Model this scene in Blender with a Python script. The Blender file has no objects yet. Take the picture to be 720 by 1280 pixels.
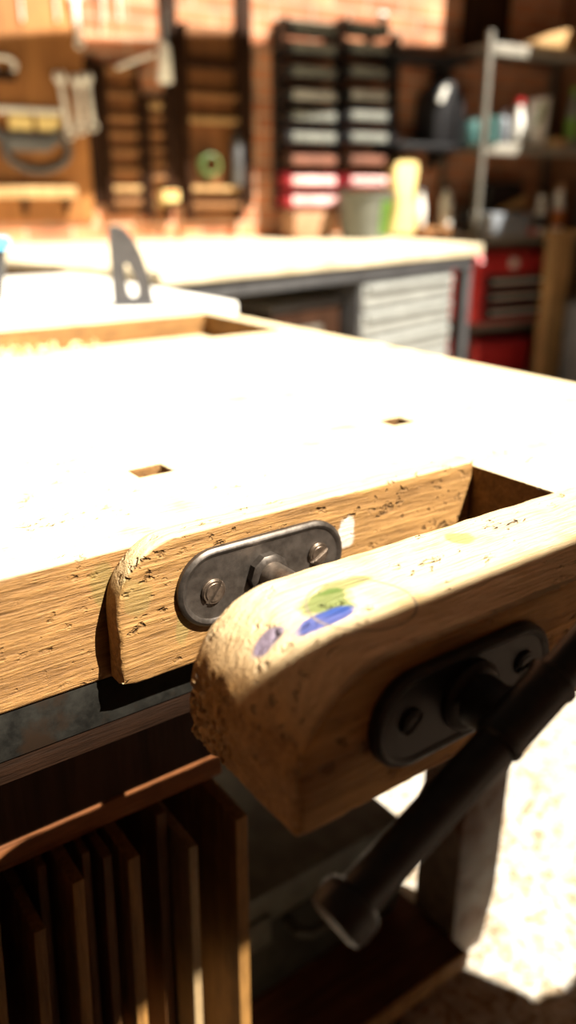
import bpy, bmesh, math, random
from mathutils import Vector, Matrix, noise
random.seed(7)
SC = bpy.context.scene
COL = SC.collection
# ------------------------------------------------------------------ camera
FPX = 1018.0; PITCH = math.radians(21); YAW = math.atan2(.584, .812)
CAM = Vector((0, 0, 1.12))
FW = Vector((math.sin(YAW)*math.cos(PITCH), math.cos(YAW)*math.cos(PITCH), -math.sin(PITCH)))
RT = Vector((math.cos(YAW), -math.sin(YAW), 0)); UP = RT.cross(FW)
cd = bpy.data.cameras.new('camera'); cam = bpy.data.objects.new('camera', cd); COL.objects.link(cam)
cam.location = CAM; cam.rotation_euler = (math.pi/2-PITCH, 0, -YAW)
cd.sensor_fit = 'VERTICAL'; cd.sensor_height = 24; cd.lens = 24*FPX/1280; cd.clip_start = .01; cd.clip_end = 60
cd.dof.use_dof = True; cd.dof.focus_distance = .56; cd.dof.aperture_fstop = 1.8
SC.camera = cam
# ------------------------------------------------------------------ sky, sun, exposure
w = bpy.data.worlds.new('sky'); SC.world = w; w.use_nodes = True
_n = w.node_tree; _tc = _n.nodes.new('ShaderNodeTexCoord'); _sp = _n.nodes.new('ShaderNodeSeparateXYZ'); _cr = _n.nodes.new('ShaderNodeValToRGB')
_n.links.new(_tc.outputs['Generated'], _sp.inputs[0]); _n.links.new(_sp.outputs[2], _cr.inputs[0])
_cr.color_ramp.elements[0].position = .30; _cr.color_ramp.elements[0].color = (1.0, .72, .44, 1)      # hazy bright horizon
_cr.color_ramp.elements[1].position = .62; _cr.color_ramp.elements[1].color = (.20, .16, .12, 1)      # deep zenith
_n.links.new(_cr.outputs[0], _n.nodes['Background'].inputs[0])
_n.nodes['Background'].inputs[1].default_value = .17
AZ = math.radians(26); EL = math.radians(51.5)
sd = bpy.data.lights.new('sun', 'SUN'); sd.energy = 18; sd.angle = math.radians(.5); sd.color = (1, .93, .8)
sun = bpy.data.objects.new('sun', sd); COL.objects.link(sun)
to_sun = Vector((math.sin(AZ)*math.cos(EL), -math.cos(AZ)*math.cos(EL), math.sin(EL)))
sun.rotation_euler = to_sun.to_track_quat('Z', 'Y').to_euler(); sun.location = (1, -2, 4)
SC.view_settings.view_transform = 'Standard'; SC.view_settings.look = 'None'
SC.view_settings.gamma = 1; SC.view_settings.use_curve_mapping = False; SC.view_settings.exposure = 0

# ------------------------------------------------------------------ pixel to place
def ray(u, v): return FW + RT*((u-360)/FPX) - UP*((v-640)/FPX)
def on_z(u, v, z): d = ray(u, v); return CAM + d*((z-CAM.z)/d.z)
def on_y(u, v, y): d = ray(u, v); return CAM + d*((y-CAM.y)/d.y)
class Frame:                                  # an upright frame: x along a wall, y into it
    def __init__(s, o, rz):
        s.o = Vector(o); s.rz = rz
        s.x = Vector((math.cos(rz), math.sin(rz), 0)); s.y = Vector((-math.sin(rz), math.cos(rz), 0))
    def px(s, u, v, d=0):                     # pixel on the plane y = -d of this frame
        r = ray(u, v); t = ((s.o - s.y*d - CAM).dot(s.y))/r.dot(s.y); P = CAM + r*t
        q = P - s.o; return q.dot(s.x), q.z
    def world(s, x, y, z): return s.o + s.x*x + s.y*y + Vector((0, 0, z))
WALL = Frame((2.17, 3.77, 0), math.radians(-6.7))
BACK = Frame((1.12, 2.185, 0), math.radians(14.1))

# ------------------------------------------------------------------ materials
def mat(name):
    m = bpy.data.materials.new(name); m.use_nodes = True
    nt = m.node_tree; return m, nt, nt.nodes['Principled BSDF']
def N(nt, t, **k):
    n = nt.nodes.new(t)
    for a, b in k.items():
        if isinstance(b, (int, float, tuple, list, str, bool)) and a in n.bl_rna.properties: setattr(n, a, b)
        else: n.inputs[a].default_value = b
    return n
def ramp(nt, fac, stops):
    r = nt.nodes.new('ShaderNodeValToRGB'); e = r.color_ramp.elements
    e[0].position = stops[0][0]; e[1].position = stops[-1][0]
    c = lambda c: tuple(c)+(1,) if len(c) == 3 else c
    e[0].color = c(stops[0][1]); e[1].color = c(stops[-1][1])
    for p, col in stops[1:-1]: q = e.new(p); q.color = c(col)
    nt.links.new(fac, r.inputs[0]); return r.outputs[0]
def mix(nt, fac, a, b, mode='MIX'):
    n = nt.nodes.new('ShaderNodeMix'); n.data_type = 'RGBA'; n.blend_type = mode
    for i, v in ((0, fac), (6, a), (7, b)):
        if hasattr(v, 'links'): nt.links.new(v, n.inputs[i])
        else: n.inputs[i].default_value = v if i == 0 else tuple(v)+(1,)
    return n.outputs[2]
def math_(nt, op, a, b=0.0, c=None):
    n = nt.nodes.new('ShaderNodeMath'); n.operation = op
    for i, v in enumerate((a, b) if c is None else (a, b, c)):
        if hasattr(v, 'links'): nt.links.new(v, n.inputs[i])
        else: n.inputs[i].default_value = v
    return n.outputs[0]
def bump(nt, b, h, strength, dist):
    n = nt.nodes.new('ShaderNodeBump'); n.inputs['Strength'].default_value = strength; n.inputs['Distance'].default_value = dist
    nt.links.new(h, n.inputs['Height']); nt.links.new(n.outputs[0], b.inputs['Normal'])
def coords(nt, scale, rnd=False):
    tc = nt.nodes.new('ShaderNodeTexCoord'); mp = nt.nodes.new('ShaderNodeMapping'); mp.inputs['Scale'].default_value = scale
    nt.links.new(tc.outputs['Object'], mp.inputs[0])
    if rnd:
        oi = nt.nodes.new('ShaderNodeObjectInfo'); cm = nt.nodes.new('ShaderNodeCombineXYZ')
        s = math_(nt, 'MULTIPLY', oi.outputs['Random'], 40.0)
        for i in range(3): nt.links.new(s, cm.inputs[i])
        nt.links.new(cm.outputs[0], mp.inputs['Location'])
    return mp.outputs[0]

def wood(name, dark, light, axis=0, size=1.0, rough=.6, bmp=.4, pits=0.0, worn=None, stains=None, rnd=True, spec=.25, grain=1.0):
    """timber with long grain along one axis; pits = dents and worm holes; worn = paler upward faces, sunlight put into the colour"""
    m, nt, b = mat(name)
    st = [60.0, 60.0, 60.0]; st[axis] = 4.0
    v = coords(nt, [s/size for s in st], rnd)
    n1 = N(nt, 'ShaderNodeTexNoise', Scale=1.0, Detail=6.0, Roughness=.65, Distortion=.6); nt.links.new(v, n1.inputs['Vector'])
    st2 = [260.0]*3; st2[axis] = 22.0
    v2 = coords(nt, [s/size for s in st2], rnd)
    n2 = N(nt, 'ShaderNodeTexNoise', Scale=1.0, Detail=4.0, Roughness=.7); nt.links.new(v2, n2.inputs['Vector'])
    v3 = coords(nt, (14/size, 14/size, 14/size), rnd)
    n3 = N(nt, 'ShaderNodeTexNoise', Scale=1.0, Detail=5.0, Roughness=.6); nt.links.new(v3, n3.inputs['Vector'])
    mid = [(a+c)/2 for a, c in zip(dark, light)]
    f = math_(nt, 'ADD', math_(nt, 'MULTIPLY', n1.outputs[0], .55), math_(nt, 'MULTIPLY', n2.outputs[0], .45))
    col = ramp(nt, f, [(.30, dark), (.47, mid), (.62, light)])
    blot = ramp(nt, n3.outputs[0], [(.3, (.62, .62, .62)), (.65, (1, 1, 1))])
    col = mix(nt, 1.0, col, blot, 'MULTIPLY')
    h = math_(nt, 'MULTIPLY', f, grain)
    if pits:
        pv_ = [95.0, 95.0, 95.0]; pv_[axis] = 60.0
        vp = coords(nt, pv_, rnd)
        dn = N(nt, 'ShaderNodeTexNoise', Scale=1.7, Detail=3.0); nt.links.new(vp, dn.inputs['Vector'])
        va = nt.nodes.new('ShaderNodeVectorMath'); va.operation = 'MULTIPLY_ADD'; va.inputs[1].default_value = (1.6, 1.6, 1.6)
        nt.links.new(dn.outputs['Color'], va.inputs[0]); nt.links.new(vp, va.inputs[2])
        vo = N(nt, 'ShaderNodeTexVoronoi', Scale=1.0, Randomness=1.0); nt.links.new(va.outputs[0], vo.inputs['Vector'])
        msk = ramp(nt, n3.outputs[0], [(.525-.25*(pits-.9), (0, 0, 0)), (.66-.25*(pits-.9), (1, 1, 1))])
        pit = ramp(nt, vo.outputs['Distance'], [(.10, (1, 1, 1)), (.33, (0, 0, 0))])
        pm = math_(nt, 'MULTIPLY', pit, msk)
        h = math_(nt, 'SUBTRACT', h, math_(nt, 'MULTIPLY', pm, 1.2*pits))
        col = mix(nt, math_(nt, 'MULTIPLY', pm, .7), col, [c*.3 for c in dark])
    geo = nt.nodes.new('ShaderNodeNewGeometry')
    if worn:   # paler upward faces: sunlight from above put into the colour
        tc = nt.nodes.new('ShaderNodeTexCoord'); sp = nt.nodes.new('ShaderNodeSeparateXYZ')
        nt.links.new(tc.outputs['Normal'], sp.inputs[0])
        sunlit_fac = ramp(nt, sp.outputs[2], [(.35, (0, 0, 0)), (.85, (1, 1, 1))])
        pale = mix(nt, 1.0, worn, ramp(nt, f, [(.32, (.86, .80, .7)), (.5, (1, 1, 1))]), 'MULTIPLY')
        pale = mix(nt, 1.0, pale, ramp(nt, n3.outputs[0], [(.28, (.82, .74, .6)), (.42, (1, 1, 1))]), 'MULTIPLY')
        col = mix(nt, sunlit_fac, col, pale)
    if stains:
        sp = nt.nodes.new('ShaderNodeSeparateXYZ'); nt.links.new(geo.outputs['Position'], sp.inputs[0])
        nz = N(nt, 'ShaderNodeTexNoise', Scale=45.0, Detail=3.0); nt.links.new(geo.outputs['Position'], nz.inputs['Vector'])
        wob = math_(nt, 'MULTIPLY', math_(nt, 'SUBTRACT', nz.outputs[0], .5), 2.6)
        for (cx, cy, cz, rx, ry, rz, colr, a) in stains:
            s = None
            for i, (c, r) in enumerate(((cx, rx), (cy, ry), (cz, rz))):
                q = math_(nt, 'POWER', math_(nt, 'ABSOLUTE', math_(nt, 'DIVIDE', math_(nt, 'SUBTRACT', sp.outputs[i], c), r), 0), 2.0)
                s = q if s is None else math_(nt, 'ADD', s, q)
            d = math_(nt, 'ADD', s, wob)
            col = mix(nt, math_(nt, 'MULTIPLY', ramp(nt, d, [(.55, (1, 1, 1)), (1.0, (0, 0, 0))]), a), col, colr)
        if name == 'vise jaw timber':      # a faint stain ring left by a tin
            q = math_(nt, 'SQRT', math_(nt, 'ADD', math_(nt, 'POWER', math_(nt, 'ABSOLUTE', math_(nt, 'SUBTRACT', sp.outputs[0], .272)), 2.0), math_(nt, 'POWER', math_(nt, 'ABSOLUTE', math_(nt, 'SUBTRACT', sp.outputs[1], .308)), 2.0)))
            d = math_(nt, 'ADD', math_(nt, 'ABSOLUTE', math_(nt, 'SUBTRACT', q, .031)), math_(nt, 'MULTIPLY', nz.outputs[0], .0012))
            col = mix(nt, math_(nt, 'MULTIPLY', ramp(nt, math_(nt, 'MULTIPLY', d, 300.0), [(.3, (1, 1, 1)), (.6, (0, 0, 0))]), .75), col, (.22, .17, .12))
    nt.links.new(col, b.inputs['Base Color'])
    b.inputs['Roughness'].default_value = rough; b.inputs['Specular IOR Level'].default_value = spec
    bump(nt, b, h, bmp, .006*size)
    return m

def metal(name, col, rough=.4, metallic=.8, scratch=.35, scale=60, rust=None):
    m, nt, b = mat(name)
    v = coords(nt, (scale,)*3, True)
    n = N(nt, 'ShaderNodeTexNoise', Scale=1.0, Detail=6.0, Roughness=.7); nt.links.new(v, n.inputs['Vector'])
    lo = [c*(1-scratch) for c in col]; hi = [min(1, c*(1+scratch)) for c in col]
    c = ramp(nt, n.outputs[0], [(.35, lo), (.65, hi)])
    if rust:
        n2 = N(nt, 'ShaderNodeTexNoise', Scale=.35, Detail=5.0); nt.links.new(v, n2.inputs['Vector'])
        c = mix(nt, ramp(nt, n2.outputs[0], [(.52, (0, 0, 0)), (.62, (1, 1, 1))]), c, rust)
    nt.links.new(c, b.inputs['Base Color']); b.inputs['Metallic'].default_value = metallic
    nt.links.new(ramp(nt, n.outputs[0], [(.3, (rough*.75,)*3), (.7, (min(1, rough*1.3),)*3)]), b.inputs['Roughness'])
    bump(nt, b, n.outputs[0], .15, .001)
    return m
def paint(name, col, rough=.5, var=.15, scale=20, spec=.4):
    m, nt, b = mat(name)
    v = coords(nt, (scale,)*3, True)
    n = N(nt, 'ShaderNodeTexNoise', Scale=1.0, Detail=4.0); nt.links.new(v, n.inputs['Vector'])
    nt.links.new(ramp(nt, n.outputs[0], [(.35, [c*(1-var) for c in col]), (.65, [min(1, c*(1+var)) for c in col])]), b.inputs['Base Color'])
    b.inputs['Roughness'].default_value = rough; b.inputs['Specular IOR Level'].default_value = spec
    return m

STAIN = [(.258, .320, .908, .022, .014, .03, (.07, .13, .02), .85), (.278, .332, .908, .024, .007, .03, (.07, .13, .02), .7),
         (.242, .3065, .904, .024, .008, .03, (.012, .045, .24), .92), (.217, .318, .897, .011, .007, .03, (.06, .06, .20), .75),
         (.388, .341, .908, .012, .010, .02, (.14, .20, .05), .7),
         (.432, .340, .908, .014, .006, .02, (.30, .26, .22), .5),
         (.352, .345, .908, .006, .004, .02, (.45, .36, .18), .5)]
BS = [(.40, .492, .905, .010, .003, .01, (.12, .12, .5), .6), (.30, .50, .90, .018, .006, .02, (.42, .34, .3), .5),
      (.335, .486, .905, .008, .004, .01, (.1, .1, .5), .5),
      (.19, .477, .87, .012, .01, .022, (.10, .12, .03), .35), (.69, .46, .908, .03, .01, .01, (.3, .3, .6), .35),
      (.52, .63, .90, .018, .006, .01, (.5, .32, .1), .6), (.46, .60, .90, .012, .006, .01, (.5, .32, .12), .6),
      (.62, .85, .90, .02, .012, .01, (.55, .5, .2), .45), (.45, .88, .90, .014, .01, .01, (.55, .5, .2), .5),
      (.40, .80, .90, .035, .012, .01, (.45, .45, .6), .35), (.33, .93, .90, .03, .02, .01, (.5, .42, .2), .35),
      (.50, .80, .90, .014, .008, .01, (.55, .36, .1), .5), (.56, .70, .90, .02, .004, .01, (.6, .4, .16), .5)]
KS = [(.385, .455, .875, .010, .01, .016, (.62, .62, .58), .6), (.203, .455, .872, .012, .02, .016, (.14, .16, .05), .25),
      (.236, .455, .835, .006, .02, .016, (.14, .16, .05), .3)]
M = {}
M['bench'] = wood('worn bench timber', (.085, .035, .010), (.37, .19, .06), 0, .8, .62, 1.0, .9, (.80, .66, .42), BS, rnd=False)
M['block'] = wood('vise block timber', (.12, .052, .013), (.41, .22, .072), 0, .8, .6, .9, 1.1, (.72, .54, .30), KS, rnd=False)
M['jaw'] = wood('vise jaw timber', (.18, .07, .015), (.58, .30, .09), 0, .9, .55, .9, 1.2, (.70, .52, .30), STAIN, rnd=False)
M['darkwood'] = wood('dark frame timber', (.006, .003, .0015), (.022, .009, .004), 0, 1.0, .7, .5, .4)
M['rail'] = wood('red brown rail timber', (.09, .03, .010), (.26, .095, .032), 0, 1.0, .6, .6, .6)
M['panel'] = wood('panel timber', (.10, .045, .012), (.29, .145, .04), 2, 1.2, .6, .4)
M['panelpale'] = wood('pale plywood', (.17, .11, .055), (.34, .235, .12), 2, 1.0, .6, .4)
M['paneldark'] = wood('brown panel timber', (.07, .03, .01), (.19, .085, .028), 2, 1.2, .6, .4)
M['pale'] = wood('pale worktop timber', (.60, .47, .28), (.85, .76, .56), 0, 3.0, .6, .2)
M['post'] = wood('bare timber post', (.30, .16, .06), (.60, .38, .17), 2, 2.0, .6, .2)
M['brownboard'] = wood('brown wall board', (.24, .09, .025), (.46, .20, .06), 2, 5.0, .65, .2)
M['rackboard'] = wood('dark brown rack board', (.12, .045, .015), (.27, .11, .035), 2, 5.0, .65, .2)
M['shelfwood'] = wood('mid brown shelf timber', (.16, .07, .025), (.38, .18, .07), 0, 3.0, .6, .2)
M['darkened'] = wood('soiled red brown timber', (.03, .012, .006), (.12, .05, .025), 0, 1.5, .7, .4, .4)  # one plain dark red brown for the lower shelf
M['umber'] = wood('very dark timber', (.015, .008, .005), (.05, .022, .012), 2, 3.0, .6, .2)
M['iron'] = metal('dark cast iron', (.075, .062, .052), .38, .65, .3, 90)
M['blackiron'] = metal('black enamelled iron', (.022, .019, .017), .42, .25, .35, 120, None)
M['screw'] = metal('worn brown screw', (.11, .08, .058), .4, .7, .4, 150)
M['rod'] = metal('grey steel rod', (.26, .21, .17), .35, .85, .3, 80)
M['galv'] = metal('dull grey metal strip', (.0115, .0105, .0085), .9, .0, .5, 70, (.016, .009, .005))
M['finmetal'] = metal('worn grey casting', (.07, .066, .068), .6, .1, .2, 40)
M['legmetal'] = metal('scuffed grey leg', (.16, .13, .11), .65, .15, .4, 30, (.10, .05, .03))
M['steel'] = metal('grey shelving steel', (.13, .12, .10), .55, .3, .2, 15)
M['bright'] = metal('bright steel', (.90, .88, .82), .4, .25, .1, 20)
M['lipsteel'] = metal('grey shelf edge steel', (.27, .25, .21), .6, .1, .2, 15)
M['slate'] = metal('slate grey metal', (.10, .10, .105), .45, .4, .2, 30)
M['drawer'] = paint('pale grey drawer', (.24, .245, .23), .5)
M['black'] = paint('black plastic', (.012, .012, .014), .45)
M['casegrey'] = paint('dark grey green plastic', (.055, .062, .055), .5, .25, 30)
M['caselid'] = paint('grey plastic trim', (.11, .12, .105), .5, .2, 30)
M['red'] = paint('red enamel', (.58, .035, .04), .4)
M['darkred'] = paint('dark red plastic', (.33, .02, .03), .45)
M['labelgrey'] = paint('grey label', (.17, .175, .155), .6); M['labelpale'] = paint('pale grey label', (.42, .42, .40), .6)
M['labelpink'] = paint('pink label', (.85, .52, .50), .6)
M['brownlabel'] = paint('brown label', (.20, .08, .05), .6)
M['card'] = paint('brown cardboard', (.36, .20, .11), .8)
M['white'] = paint('white plastic', (.80, .79, .74), .5)
M['cream'] = paint('pale table laminate', (.84, .82, .76), .5, .04)
M['yellow'] = paint('pale yellow paper', (.80, .62, .26), .7)
M['green'] = paint('green label', (.16, .30, .05), .6)
M['teal'] = paint('teal paint', (.04, .11, .105), .5)
M['orange'] = paint('orange label', (.62, .20, .06), .6)
M['blue'] = paint('sky blue plastic', (.10, .50, .78), .4)
M['bucket'] = paint('grey bucket plastic', (.12, .125, .105), .5)
M['binblue'] = paint('grey blue plastic', (.20, .22, .25), .5)
M['greencoil'] = paint('green hose', (.10, .16, .05), .5)
M['shaving'] = paint('pale wood shavings', (.85, .68, .40), .8, .15)

def brick():
    m, nt, b = mat('orange red brick')
    tc = nt.nodes.new('ShaderNodeTexCoord'); sx = nt.nodes.new('ShaderNodeSeparateXYZ'); cx = nt.nodes.new('ShaderNodeCombineXYZ')
    nt.links.new(tc.outputs['Object'], sx.inputs[0]); nt.links.new(sx.outputs[0], cx.inputs[0]); nt.links.new(sx.outputs[2], cx.inputs[1])
    br = N(nt, 'ShaderNodeTexBrick', Scale=1.0); br.inputs['Brick Width'].default_value = .215; br.inputs['Row Height'].default_value = .072
    br.inputs['Mortar Size'].default_value = .006; br.inputs['Color1'].default_value = (.66, .29, .145, 1); br.inputs['Color2'].default_value = (.42, .155, .075, 1)
    br.inputs['Mortar'].default_value = (.50, .38, .27, 1)
    nt.links.new(cx.outputs[0], br.inputs['Vector'])
    n = N(nt, 'ShaderNodeTexNoise', Scale=6.0, Detail=6.0); nt.links.new(tc.outputs['Object'], n.inputs['Vector'])
    nt.links.new(mix(nt, 1.0, br.outputs[0], ramp(nt, n.outputs[0], [(.3, (.55, .55, .55)), (.7, (1.15, 1.1, 1.05))]), 'MULTIPLY'), b.inputs['Base Color'])
    b.inputs['Roughness'].default_value = .85; bump(nt, b, br.outputs['Fac'], -.4, .01); return m
M['brick'] = brick()
def gravel():
    m, nt, b = mat('pale gravel ground')
    tc = nt.nodes.new('ShaderNodeTexCoord')
    vo = N(nt, 'ShaderNodeTexVoronoi', Scale=85.0); nt.links.new(tc.outputs['Object'], vo.inputs['Vector'])
    n = N(nt, 'ShaderNodeTexNoise', Scale=38.0, Detail=8.0, Roughness=.7, Distortion=1.2); nt.links.new(tc.outputs['Object'], n.inputs['Vector'])
    c = ramp(nt, n.outputs[0], [(.36, (.20, .12, .06)), (.45, (.46, .36, .24)), (.52, (.66, .62, .54)), (.7, (.62, .64, .66))])
    c = mix(nt, .5, c, ramp(nt, vo.outputs['Color'], [(.2, (.35, .25, .16)), (.8, (.85, .83, .8))]), 'MULTIPLY')
    nt.links.new(c, b.inputs['Base Color']); b.inputs['Roughness'].default_value = .9
    bump(nt, b, n.outputs[0], .7, .01); return m
M['gravel'] = gravel()
def plaster():
    m, nt, b = mat('brown plaster')
    tc = nt.nodes.new('ShaderNodeTexCoord'); n = N(nt, 'ShaderNodeTexNoise', Scale=3.0, Detail=6.0); nt.links.new(tc.outputs['Object'], n.inputs['Vector'])
    nt.links.new(ramp(nt, n.outputs[0], [(.35, (.16, .065, .03)), (.65, (.28, .12, .055))]), b.inputs['Base Color']); b.inputs['Roughness'].default_value = .9
    return m
M['plaster'] = plaster()

for _k, _v in (('galv', .08), ('umber', .06), ('darkwood', .08), ('darkened', .1), ('rail', .12), ('legmetal', .2)):
    M[_k].node_tree.nodes['Principled BSDF'].inputs['Specular IOR Level'].default_value = _v

# ------------------------------------------------------------------ mesh helpers
class MB:
    def __init__(s): s.bm = bmesh.new()
    def _merge(s, t):
        me = bpy.data.meshes.new('t'); t.to_mesh(me); t.free(); s.bm.from_mesh(me); bpy.data.meshes.remove(me); return s
    def box(s, x0, x1, y0, y1, z0, z1, bev=0.0, seg=2, rot=None):
        t = bmesh.new(); bmesh.ops.create_cube(t, size=1)
        for v in t.verts: v.co = Vector(((x0+x1)/2+v.co.x*abs(x1-x0), (y0+y1)/2+v.co.y*abs(y1-y0), (z0+z1)/2+v.co.z*abs(z1-z0)))
        if bev: bmesh.ops.bevel(t, geom=t.edges[:], offset=bev, segments=seg, profile=.5, affect='EDGES')
        if rot: bmesh.ops.rotate(t, cent=rot[0], matrix=Matrix.Rotation(rot[1], 3, rot[2]), verts=t.verts)
        return s._merge(t)
    def prism(s, poly, axis, a, b, bev=0.0, seg=2):
        t = bmesh.new()
        def P(p, h): return {'y': (p[0], h, p[1]), 'z': (p[0], p[1], h), 'x': (h, p[0], p[1])}[axis]
        A = [t.verts.new(P(p, a)) for p in poly]; B = [t.verts.new(P(p, b)) for p in poly]; n = len(poly)
        t.faces.new(A); t.faces.new(B[::-1])
        for i in range(n): t.faces.new((A[i], B[i], B[(i+1) % n], A[(i+1) % n]))
        bmesh.ops.recalc_face_normals(t, faces=t.faces)
        if bev: bmesh.ops.bevel(t, geom=[e for e in t.edges if e.calc_face_angle(0) > .5], offset=bev, segments=seg, profile=.5, affect='EDGES')
        return s._merge(t)
    def ring(s, outer, inner, axis, a, b):
        t = bmesh.new(); n = len(outer)
        def P(p, h): return {'y': (p[0], h, p[1]), 'z': (p[0], p[1], h), 'x': (h, p[0], p[1])}[axis]
        L = [[t.verts.new(P(p, h)) for p in q] for q, h in ((outer, a), (inner, a), (inner, b), (outer, b))]
        for k in range(4):
            for i in range(n): t.faces.new((L[k][i], L[k][(i+1) % n], L[(k+1) % 4][(i+1) % n], L[(k+1) % 4][i]))
        bmesh.ops.recalc_face_normals(t, faces=t.faces); return s._merge(t)
    def lathe(s, prof, org, ax, seg=32):       # prof: (radius, height) along axis
        t = bmesh.new(); ax = Vector(ax).normalized(); q = ax.to_track_quat('Z', 'Y').to_matrix(); org = Vector(org); L = []
        for r, h in prof:
            L.append([t.verts.new(org + q @ Vector((r*math.cos(2*math.pi*i/seg), r*math.sin(2*math.pi*i/seg), h))) for i in range(seg)])
        for A, B in zip(L, L[1:]):
            for i in range(seg): t.faces.new((A[i], A[(i+1) % seg], B[(i+1) % seg], B[i]))
        t.faces.new(L[0][::-1]); t.faces.new(L[-1]); bmesh.ops.recalc_face_normals(t, faces=t.faces)
        return s._merge(t)
    def cyl(s, a, b, r, seg=24, r2=None):
        a = Vector(a); b = Vector(b); h = (b-a).length; r2 = r if r2 is None else r2; e = min(r*.12, .002)
        return s.lathe([(max(r-e, 1e-4), 0), (r, e), (r2, h-e), (max(r2-e, 1e-4), h)], a, b-a, seg)
    def tube(s, pts, r, seg=12):
        t = bmesh.new(); pts = [Vector(p) for p in pts]; L = []; up = None
        for i, p in enumerate(pts):
            d = (pts[min(i+1, len(pts)-1)]-pts[max(i-1, 0)]).normalized()
            if up is None: up = d.orthogonal().normalized()
            up = (up - d*up.dot(d)).normalized(); sd_ = d.cross(up); rr = r[i] if isinstance(r, (list, tuple)) else r
            L.append([t.verts.new(p + up*rr*math.cos(2*math.pi*k/seg) + sd_*rr*math.sin(2*math.pi*k/seg)) for k in range(seg)])
        for A, B in zip(L, L[1:]):
            for i in range(seg): t.faces.new((A[i], A[(i+1) % seg], B[(i+1) % seg], B[i]))
        t.faces.new(L[0][::-1]); t.faces.new(L[-1]); bmesh.ops.recalc_face_normals(t, faces=t.faces)
        return s._merge(t)
    def cells(s, xs, ys, z0, z1, holes):       # slab with square holes right through it
        t = bmesh.new(); nx, ny = len(xs)-1, len(ys)-1
        full = lambda i, j: 0 <= i < nx and 0 <= j < ny and (i, j) not in holes
        V = {}
        def v(i, j, z):
            if (i, j, z) not in V: V[(i, j, z)] = t.verts.new((xs[i], ys[j], z))
            return V[(i, j, z)]
        for i in range(nx):
            for j in range(ny):
                if not full(i, j): continue
                t.faces.new((v(i, j, z1), v(i+1, j, z1), v(i+1, j+1, z1), v(i, j+1, z1)))
                t.faces.new((v(i, j, z0), v(i, j+1, z0), v(i+1, j+1, z0), v(i+1, j, z0)))
                for (di, dj, a, b) in ((0, -1, (i, j), (i+1, j)), (0, 1, (i+1, j+1), (i, j+1)), (-1, 0, (i, j+1), (i, j)), (1, 0, (i+1, j), (i+1, j+1))):
                    if not full(i+di, j+dj): t.faces.new((v(*a, z0), v(*b, z0), v(*b, z1), v(*a, z1)))
        return s._merge(t)
    def build(s, name, m, parent=None, loc=None, rz=0.0, rel=True, smooth=True, ang=35):
        """rel: the mesh was written in the frame of its parent's base point"""
        me = bpy.data.meshes.new(name); s.bm.to_mesh(me); s.bm.free()
        me.materials.append(M[m] if isinstance(m, str) else m)
        if smooth:
            me.set_sharp_from_angle(angle=math.radians(ang))
            for p in me.polygons: p.use_smooth = len(p.vertices) < 30
        o = bpy.data.objects.new(name, me); COL.objects.link(o)
        if parent: o.parent = parent
        if loc is not None: o.location = loc
        o.rotation_euler.z = rz
        if not rel: me.transform(Matrix.Translation(-Vector(base_of(parent))))
        return o
def base_of(p):
    v = Vector((0, 0, 0))
    while p: v += p.location; p = p.parent
    return v
def tag(o, label=None, cat=None, group=None, kind=None):
    for k, v in (('label', label), ('category', cat), ('group', group), ('kind', kind)):
        if v: o[k] = v
    return o
def thing(name, loc, rz, label, cat, group=None):
    o = bpy.data.objects.new(name, None); COL.objects.link(o); o.empty_display_size = .05
    o.location = loc; o.rotation_euler.z = rz; return tag(o, label, cat, group)
def struct(name, mb, m, loc=None, rz=0.0): o = mb.build(name, m, None, loc, rz); o['kind'] = 'structure'; return o
def stadium(cx, cz, hl, r, n=14, off=0.0):
    r = r-off; P = []
    for i in range(n+1): a = -math.pi/2 + math.pi*i/n; P.append((cx+hl+r*math.cos(a), cz+r*math.sin(a)))
    for i in range(n+1): a = math.pi/2 + math.pi*i/n; P.append((cx-hl+r*math.cos(a), cz+r*math.sin(a)))
    return P
def arc(cx, cz, r, a0, a1, n): return [(cx+r*math.cos(math.radians(a0+(a1-a0)*i/n)), cz+r*math.sin(math.radians(a0+(a1-a0)*i/n))) for i in range(n+1)]

# ------------------------------------------------------------------ setting
struct('floor', MB().box(-4.5, 9, -3, 6, -.1, 0), 'gravel')
struct('wall_back', MB().box(-4.0, 2.33, 0, .2, 0, 2.75), 'brick', WALL.o, WALL.rz)
cw = WALL.world(2.33, 0, 0)
struct('wall_left', MB().box(-1.95, -1.80, -.6, 4.05, 0, 2.75), 'umber')  # added dark wall, out of view, holding light off from the left
struct('wall_right', MB().box(0, .2, -4.2, .2, 0, 2.75), 'plaster', cw, WALL.rz)
# unseen beam, rails, board and slats, added to cast the bands of shade
struct('shade_beam', MB().prism([(-1.79, 2.93), (7, 2.88), (7, 3.95), (4.14, 3.95), (4.12, 3.20), (2.1, 3.41), (-1.79, 3.45)], 'y', 2.55, 2.67), 'umber')
struct('shade_bar', MB().prism([(-1.79, 1.91), (.36, 1.91), (.38, 1.84), (.70, 1.84), (.72, 1.91), (1.46, 1.91), (1.46, 1.985), (.9, 1.982), (.3, 1.966), (-1.79, 1.96)], 'y', -.55, -.47), 'rail')
def edge(x): return 1.365+.03*noise.noise(Vector((x*9, 0, 1)))+.018*noise.noise(Vector((x*31, 5, 1)))
struct('shade_sill', MB().prism([(5, 1.2), (-1.79, 1.2)]+[(-1.79+.02*k, edge(-1.79+.02*k)) for k in range(340)], 'y', -.53, -.49), 'rail')  # added rail, its ragged top gives the ground shade a ragged edge
f = MB()
for k in range(8): f.box(-1.79, 5, -.53, -.49, .02+.15*k, .11+.15*k, .003)
f.box(-1.79, .15, -.56, -.531, .02, 1.19, .003)
struct('shade_slats', f, 'rail')  # added slats, out of view, letting part of the light through
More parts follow.
